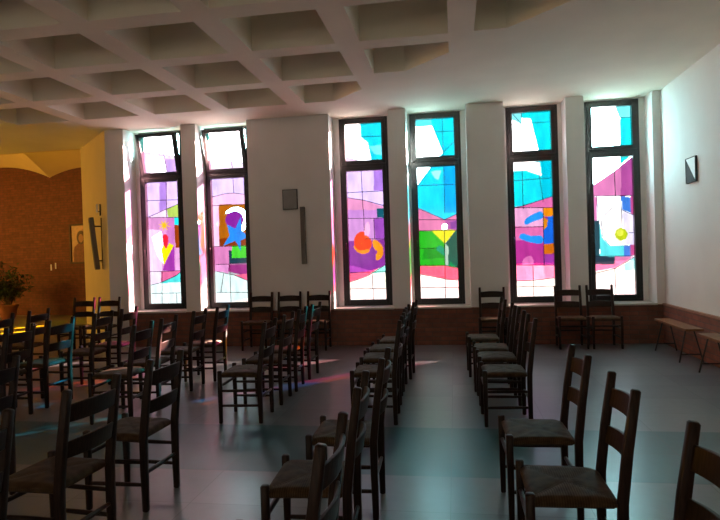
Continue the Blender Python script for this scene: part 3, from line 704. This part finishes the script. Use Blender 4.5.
GLASS_T = 0.64
def leading(parent, g, x0, x1, z0, z1, y, zoff=0.0):
    b = MB(); r = 0.0055
    def clipseg(p, q):
        t0, t1 = 0.0, 1.0; d = (q[0] - p[0], q[1] - p[1])
        for k, lo, hi in ((0, x0, x1), (1, z0, z1)):
            if abs(d[k]) < 1e-9:
                if not lo <= p[k] <= hi: return None
            else:
                a, c = (lo - p[k]) / d[k], (hi - p[k]) / d[k]
                if a > c: a, c = c, a
                t0 = max(t0, a); t1 = min(t1, c)
        if t1 - t0 < 1e-3: return None
        return [(p[0] + d[0] * t, p[1] + d[1] * t) for t in (t0, t1)]
    for ln in g['leads']:
        for p, q in zip(ln, ln[1:]):
            s = clipseg(p, q)
            if s: b.sweep([(s[0][0], y, s[0][1] - zoff), (s[1][0], y, s[1][1] - zoff)], r, r, seg=6, pw=2, round_end=False)
    if b.v: b.build('leading', M_['lead'], parent)
def bars(b, x0, x1, z0, z1, w, y0, y1, wt=None, wb_=None):
    wt = w if wt is None else wt; wb_ = w if wb_ is None else wb_
    b.box((x0, y0, z0), (x0 + w, y1, z1)); b.box((x1 - w, y0, z0), (x1, y1, z1))
    b.box((x0 + w, y0, z0), (x1 - w, y1, z0 + wb_)); b.box((x0 + w, y0, z1 - wt), (x1 - w, y1, z1))
for n, w in enumerate(WO):
    a, e = WIN[w]; wd = e - a; g = GLASS[w]; sh = g['x'] - a
    g = dict(cells=[(c, [(x + sh, z) for x, z in p]) for c, p in g['cells']], leads=[[(x + sh, z) for x, z in p] for p in g['leads']])
    r = empty('window_%d' % (n + 1), (a, 0, 0), 0, S)
    f = MB(); bars(f, 0, wd, ZB, ZT, 0.05, 9.425, 9.525); f.box((0.05, 9.425, 2.845), (wd - 0.05, 9.525, 2.915))
    f.build('window_frame', M_['frame'], r, bevel=0.004)
    # lower casement
    f = MB(); bars(f, 0.04, wd - 0.04, ZB + 0.035, 2.86, 0.062, 9.405, 9.49)
    sa = f.build('sash', M_['frame'], r, bevel=0.005)
    glass_pane('pane', sa, g, 0.10, wd - 0.10, ZB + 0.095, 2.80, GY); leading(sa, g, 0.10, wd - 0.10, ZB + 0.095, 2.80, GY)
    hb = MB(); hb.sweep([(0.07, 9.405, 1.62), (0.07, 9.375, 1.62)], 0.01, 0.01, pw=2, round_end=False); hb.sweep([(0.07, 9.372, 1.63), (0.07, 9.368, 1.52)], 0.009, 0.009, pw=2)
    hb.build('window_handle', M_['iron'], sa, smooth=True)
    # upper light, tilted into the room on the two left windows
    zh = 2.905; f = MB(); bars(f, 0.04, wd - 0.04, 0, ZT - 0.03 - zh, 0.062, 9.405 - 9.45, 0.04)
    su = f.build('sash', M_['frame'], r, bevel=0.005, loc=(0, 9.45, zh), rot=(math.radians(13) if n < 2 else 0, 0, 0))
    glass_pane('pane', su, g, 0.10, wd - 0.10, zh + 0.06, ZT - 0.09, GY - 9.45, zh); leading(su, g, 0.10, wd - 0.10, zh + 0.06, ZT - 0.09, GY - 9.45, zh)
    portal('daylight', ((a + e) / 2, 9.56, (ZB + ZT) / 2), wd, ZT - ZB, (math.radians(-90), 0, 0))

# ------------------------------------------------------------------ rush-seated chairs
def make_chair():
    r = empty('rush_seat_chair')
    W = 0.176; zt = 0.878; xb = 0.178
    # seat: four woven triangles meeting at the diagonals
    b = MB(); N = 20; vs = []; fs = []
    def plan(i, j):
        u, v = -1 + 2 * i / N, -1 + 2 * j / N; x = -0.008 + 0.172 * u; hw = 0.197 - 0.014 * (u + 1) / 2; return x, hw * v, u, v
    for top in (1, 0):
        for i in range(N + 1):
            for j in range(N + 1):
                x, y, u, v = plan(i, j); e = max(abs(u), abs(v)); d = abs(abs(u) - abs(v))
                if top: z = 0.444 - 0.016 * max(0, (e - 0.86) / 0.14) ** 2 + 0.006 * (1 - e) - 0.008 * math.exp(-(d / 0.09) ** 2) * (e > 0.05)
                else: z = 0.398 + 0.014 * max(0, (e - 0.86) / 0.14) ** 2
                vs.append((x, y, z))
    K = (N + 1) ** 2
    for i in range(N):
        for j in range(N):
            p = i * (N + 1) + j; fs += [(p, p + N + 1, p + N + 2, p + 1), (K + p, K + p + 1, K + p + N + 2, K + p + N + 1)]
    ring = [i * (N + 1) for i in range(N)] + [N * (N + 1) + j for j in range(N)] + [(N - i) * (N + 1) + N for i in range(N)] + [N - j for j in range(N)]
    for p, q in zip(ring, ring[1:] + ring[:1]): fs.append((p, q, K + q, K + p))
    b.add(vs, fs).build('seat', M_['rush'], r, smooth=True)
    for s in (-1, 1):
        MB().sweep([(-0.178, s * (W + 0.014), 0), (-0.178, s * (W + 0.014), 0.3), (-0.178, s * (W + 0.014), 0.462)], [0.015, 0.0185, 0.0185], [0.015, 0.0185, 0.0185]).build('leg', M_['chair'], r, smooth=True)
        MB().sweep([(xb, s * W, 0), (xb - 0.002, s * W, 0.25), (xb, s * W, 0.43), (xb + 0.024, s * W, 0.64), (xb + 0.06, s * W, zt)],
                   [0.017, 0.0205, 0.0215, 0.0205, 0.018], [0.016, 0.0185, 0.019, 0.0185, 0.017]).build('back_post', M_['chair'], r, smooth=True)
    for zc, hh in ((0.766, 0.04), (0.598, 0.038)):
        xo = xb + 0.06 * (zc - 0.43) / 0.448 ; b = MB(); n = 14; vs = []; fs = []
        for i in range(n + 1):
            t = -1 + 2 * i / n; y = t * W; bow = 0.032 * (1 - t * t); arch = 0.010 * (1 - t * t)
            for dx, dz in ((-0.007, -hh), (0.007, -hh), (0.007 + 0.014, hh + arch), (-0.007 + 0.014, hh + arch)):
                vs.append((xo + bow + dx - 0.007, y, zc + dz))
        for i in range(n):
            o = 4 * i
            for k in range(4): fs.append((o + k, o + (k + 1) % 4, o + 4 + (k + 1) % 4, o + 4 + k))
        fs += [(3, 2, 1, 0), (4 * n, 4 * n + 1, 4 * n + 2, 4 * n + 3)]
        b.add(vs, fs).build('back_slat', M_['chair'], r, bevel=0.004)
    for s in (-1, 1):
        for z in (0.285, 0.155):
            MB().sweep([(-0.178, s * (W + 0.012), z), (0, s * (W + 0.006), z), (xb, s * W, z)], [0.010, 0.0125, 0.010], [0.010, 0.0125, 0.010], pw=2.4, round_end=False).build('stretcher', M_['chair'], r, smooth=True)
    for x, z in ((-0.178, 0.325), (xb, 0.22)):
        MB().sweep([(x, -W, z), (x, 0, z), (x, W, z)], [0.010, 0.0135, 0.010], [0.010, 0.0125, 0.010], pw=2.4, round_end=False).build('stretcher', M_['chair'], r, smooth=True)
    return r
chair0 = make_chair(); used = [False]
def chair(x, y, deg, label, group):
    o = copy_tree(chair0) if used[0] else chair0
    used[0] = True
    o.location = (x, y, 0); o.rotation_euler = (0, 0, math.radians(deg)); tag(o, label, 'chair', group)
ORD4 = ('nearest the dark floor band', 'third from the windows', 'second from the windows', 'nearest the windows')
def row4(pts, row, group):
    for (x, y, d), o in zip(pts, ORD4): chair(x, y, d, 'dark wooden rush-seat chair %s, %s' % (o, row), group)
def row3(pts, row, group, names=('nearest the camera', 'in the middle', 'nearest the dark floor band')):
    for (x, y, d), o in zip(pts, names): chair(x, y, d, 'dark wooden rush-seat chair %s, %s' % (o, row), group)
FAR, NEAR = 'chairs between the dark floor band and the windows', 'chairs on the near side of the dark floor band'
row4([(0.385, 5.04, 2), (0.372, 5.69, 1), (0.352, 6.23, -1), (0.305, 6.94, 2)], 'rightmost far row', FAR)
row4([(-0.715, 5.03, 2), (-0.74, 5.67, 3), (-0.748, 6.20, 0), (-0.71, 6.80, -2)], 'far row left of the aisle', FAR)
row4([(-1.89, 5.02, 2), (-1.89, 5.62, 2), (-1.895, 6.17, 3), (-1.885, 6.78, -2)], 'third far row from the right', FAR)
row4([(-3.07, 4.93, 4), (-3.09, 5.46, 4), (-3.08, 6.16, 3), (-3.01, 6.65, 2)], 'fourth far row from the right', FAR)
row4([(-4.25, 4.84, 2), (-4.25, 5.43, -2), (-4.22, 6.10, 3), (-4.20, 6.60, 3)], 'fifth far row from the right', FAR)
for x, y, d, o in ((-5.42, 5.97, 3, 'farther from the windows'), (-5.41, 6.57, 2, 'nearer the windows')):
    chair(x, y, d, 'dark wooden rush-seat chair in the leftmost row, %s' % o, FAR)
row3([(0.50, 1.815, 1), (0.447, 2.60, 0), (0.428, 3.36, 2)], 'rightmost near row', NEAR)
row3([(-0.65, 1.875, 0), (-0.67, 2.60, 3), (-0.645, 3.29, 1)], 'near row left of the aisle', NEAR)
row3([(-1.985, 1.855, 1), (-1.955, 2.55, -4), (-1.97, 3.28, -2)], 'third near row from the right', NEAR)
chair(-2.96, 3.07, 3, 'dark wooden rush-seat chair cut off by the left edge, behind the dark foreground chairs', NEAR)
WALL = 'chairs against the brick dado'
for x, y, d, o in ((-3.093, 8.78, 90, 'left one of three against the brick dado under the grey wall plaque'), (-2.621, 8.78, 91, 'middle one of three against the brick dado under the grey wall plaque'),
                (-2.15, 8.785, 89, 'right one of three against the brick dado under the grey wall plaque'), (0.523, 8.775, 88, 'alone against the dado below the wide pier right of the aisle'),
                (1.626, 8.78, 90, 'left one of a pair against the dado, beside the rightmost window'), (2.078, 8.78, 91, 'right one of a pair against the dado, below the rightmost window')):
    chair(x, y, d, 'dark rush-seat chair ' + o, WALL)
for x, y, d, o in ((-6.0, 8.46, 90, 'left'), (-5.555, 8.46, 90, 'right')):
    chair(x, y, d, 'dark rush-seat chair, %s one of a pair by the yellow chapel reveal' % o, 'pair by the chapel reveal')

# ------------------------------------------------------------------ benches on the right wall
def bench(y0, y1, label):
    r = empty('bench', (2.785, (y0 + y1) / 2, 0)); hl = (y1 - y0) / 2
    b = MB(); b.box((-0.102, -hl, 0.398), (0.102, hl, 0.425)); b.build('seat', M_['bench'], r, bevel=0.006)
    for s in (-1, 1):
        y = s * (hl - 0.16)
        b = MB()
        for t in (-1, 1): b.sweep([(t * 0.045, y, 0.398), (t * 0.135, y + s * 0.03, 0.0)], 0.0095, 0.0095, pw=2, round_end=False)
        b.build('leg_frame', M_['iron'], r, smooth=True)
        MB().sweep([(-0.112, y + s * 0.022, 0.1), (0.112, y + s * 0.022, 0.1)], 0.008, 0.008, pw=2, round_end=False).build('stretcher', M_['iron'], r, smooth=True)
    MB().sweep([(0, -hl + 0.16, 0.385), (0, hl - 0.16, 0.385)], 0.01, 0.01, pw=3, round_end=False).build('rail', M_['iron'], r)
    tag(r, label, 'bench', 'small wooden benches along the right wall')
bench(7.46, 8.58, 'small wooden bench with black splayed legs in the corner by the right wall')
bench(5.98, 7.14, 'small wooden bench cut off by the right edge of the photo, nearer the camera')

# ------------------------------------------------------------------ things on the walls
def speaker(loc, rz, tilt, off, hw, label):
    r = empty('column_speaker', loc, rz)
    o = MB().box((-hw, -0.035, -0.455), (hw, 0.035, 0.455)).build('housing', M_['spk'], r, bevel=0.008, rot=(tilt, 0, 0), loc=(0, -off, 0))
    MB().box((-hw + 0.008, -0.041, -0.43), (hw - 0.008, -0.034, 0.43)).build('grille', M_['spk'], o)
    b = MB(); b.box((-0.014, -0.012, -0.45), (0.014, 0.0, 0.45))  # brown wall strip drawn for the speaker's shadow; bracket arms follow
    for z in (-0.3, 0.3): b.sweep([(0, -off - z * math.sin(tilt), z), (0, 0.0, z)], 0.012, 0.012, pw=3, round_end=False)
    b.build('bracket_shadow_strip', M_['bark'], r)
    tag(r, label, 'loudspeaker')
speaker((-2.365, D, 1.765), 0, math.radians(1), 0.055, 0.036, 'slim grey column loudspeaker on the wide pier between the window pairs')
SPL = Vector((-1.37, 1.334, 0)).normalized()
_p = Vector((-5.78, D, 0)) + SPL * 0.42
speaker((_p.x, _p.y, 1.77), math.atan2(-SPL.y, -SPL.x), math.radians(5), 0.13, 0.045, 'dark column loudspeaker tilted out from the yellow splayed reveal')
_p = Vector((-5.78, D, 0)) + SPL * 0.45
r = empty('wall_lamp', (_p.x, _p.y, 2.36), math.atan2(-SPL.y, -SPL.x))
MB().box((-0.022, -0.02, -0.1), (0.022, 0, 0.1)).build('back_plate', M_['iron'], r, bevel=0.004)
MB().sweep([(0, -0.02, -0.03), (0, -0.06, -0.03)], 0.008, 0.008, pw=2, round_end=False).build('arm', M_['iron'], r)
MB().lathe([(0.006, -0.05), (0.016, -0.04), (0.016, 0.09), (0.009, 0.1)], 16, (0, -0.06, 0)).build('candle_tube', M_['white'], r, smooth=True)
tag(r, 'small dark sconce with a pale tube above the tilted loudspeaker on the yellow reveal', 'wall lamp')

r = empty('wall_plaque', (-2.575, D, 2.35)); MB().box((-0.118, -0.022, -0.157), (0.118, 0, 0.157)).build('panel', M_['plq'], r, bevel=0.004)
b = MB(); bars(b, -0.122, 0.122, -0.161, 0.161, 0.01, -0.028, -0.001); b.build('rim', M_['dgrey'], r)
tag(r, 'small plain grey plaque on the wide pier above the slim loudspeaker', 'plaque')
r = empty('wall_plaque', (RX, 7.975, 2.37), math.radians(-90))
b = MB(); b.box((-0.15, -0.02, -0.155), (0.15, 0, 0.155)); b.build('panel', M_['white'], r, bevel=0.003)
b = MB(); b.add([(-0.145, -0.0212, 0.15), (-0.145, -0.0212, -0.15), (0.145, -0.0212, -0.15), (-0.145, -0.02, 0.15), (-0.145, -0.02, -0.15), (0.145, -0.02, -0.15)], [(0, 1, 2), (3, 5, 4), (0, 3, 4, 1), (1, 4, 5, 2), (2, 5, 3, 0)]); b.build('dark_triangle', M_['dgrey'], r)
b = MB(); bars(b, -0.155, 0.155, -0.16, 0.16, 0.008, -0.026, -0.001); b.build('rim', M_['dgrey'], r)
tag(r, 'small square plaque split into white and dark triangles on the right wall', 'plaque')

# icon and switches on the chapel brick
RP = Vector((2.35, -0.4, 0)).normalized(); RPA = math.atan2(RP.y, RP.x)
_p = Vector((-11.15, 14.8, 0)) + RP * 1.02
r = empty('icon_painting', (_p.x, _p.y, 1.97), RPA)
b = MB(); bars(b, -0.36, 0.36, -0.55, 0.55, 0.05, -0.05, 0.0); b.build('picture_frame', M_['hood'], r, bevel=0.006)
MB().box((-0.31, -0.02, -0.50), (0.31, -0.001, 0.50)).build('panel', M_['gilt'], r)
def blob(cx, cz, rx, rz, y, n=28): return [(cx + rx * math.cos(2 * math.pi * k / n), y, cz + rz * math.sin(2 * math.pi * k / n)) for k in range(n)]
def slab(pts, th=0.004):
    n = len(pts); b = MB(); b.add(pts + [(x, y + th, z) for x, y, z in pts], [tuple(range(n)), tuple(range(2 * n - 1, n - 1, -1))] + [(i, (i + 1) % n, n + (i + 1) % n, n + i) for i in range(n)]); return b
slab([(-0.24, -0.024, -0.5), (-0.26, -0.024, -0.25), (-0.2, -0.024, -0.08), (-0.06, -0.024, 0.02), (0.1, -0.024, 0.04), (0.22, -0.024, -0.05), (0.29, -0.024, -0.25), (0.29, -0.024, -0.5)]).build('robe', M_['robe'], r)
slab(blob(0.03, 0.17, 0.15, 0.19, -0.026)).build('veil', M_['hood'], r)
slab(blob(0.03, 0.15, 0.08, 0.115, -0.031)).build('face', M_['skin'], r)
tag(r, 'framed icon of a veiled figure hanging on the chapel brick wall', 'painting')
for k, (s, z) in enumerate(((-0.06, 1.34), (0.10, 1.38))):
    if s < 0:
        q = Vector((-11.15, 14.8, 0)) + Vector((-3.55, 0.4, 0)).normalized() * 0.06; an = math.atan2(-0.4, 3.55)
    else: q = Vector((-11.15, 14.8, 0)) + RP * s; an = RPA
    r = empty('light_switch', (q.x, q.y, z), an)
    MB().box((-0.022, -0.012, -0.085), (0.022, 0, 0.085)).build('plate', M_['white'], r, bevel=0.004)
    MB().box((-0.012, -0.018, -0.03), (0.012, -0.012, 0.03)).build('rocker', M_['white'], r, bevel=0.003)
    tag(r, ('small white wall switch left of the chapel brick corner', 'small white wall switch right of the chapel brick corner')[k], 'switch', 'switches on the chapel brick')

# potted plant
r = empty('potted_plant', (-11.85, 13.9, 0))
MB().lathe([(0.15, 0), (0.17, 0.05), (0.225, 0.33), (0.25, 0.33), (0.25, 0.39), (0.215, 0.39), (0.21, 0.36)], 28).build('pot', M_['pot'], r, smooth=True)
MB().lathe([(0.0, 0.345), (0.12, 0.36), (0.214, 0.36)], 24).build('soil', M_['soil'], r)
st = MB(); tips = []
for k in range(11):
    a = 2 * math.pi * k / 11 + random.uniform(-.3, .3); sp = random.uniform(0.15, 0.72); hh = random.uniform(0.75, 1.45)
    p = [(0.05 * math.cos(a), 0.05 * math.sin(a), 0.35), (sp * 0.4 * math.cos(a), sp * 0.4 * math.sin(a), 0.35 + hh * 0.35), (sp * math.cos(a), sp * math.sin(a), 0.1 + hh)]
    st.sweep(p, [0.012, 0.009, 0.004], [0.012, 0.009, 0.004], seg=6, pw=2, round_end=False); tips.append(p)
st.build('stem', M_['bark'], r, smooth=True)
lv = MB()
for p in tips:
    for k in range(70):
        t = random.uniform(0.35, 1.05); a, b_ = (Vector(p[0]).lerp(Vector(p[1]), min(1, t * 2)), Vector(p[1]).lerp(Vector(p[2]), max(0, t * 2 - 1)))
        c = (a if t < 0.5 else b_) + Vector((random.gauss(0, .09), random.gauss(0, .09), random.gauss(0, .06)))
        d = Vector((random.gauss(0, 1), random.gauss(0, 1), random.gauss(0.1, .6))).normalized(); sd = d.cross(Vector((0, 0, 1))).normalized(); L = random.uniform(0.08, 0.16); wv = L * 0.26
        up = sd.cross(d) * 0.012
        lv.add([c, c + d * L * 0.5 + sd * wv + up, c + d * L - up * 1.5, c + d * L * 0.5 - sd * wv + up, c + d * L * 0.5 - up], [(0, 1, 4), (1, 2, 4), (2, 3, 4), (3, 0, 4)])
lv.build('foliage', M_['leaf'], r)
tag(r, 'bushy green plant in a terracotta pot before the chapel brick wall', 'plant')
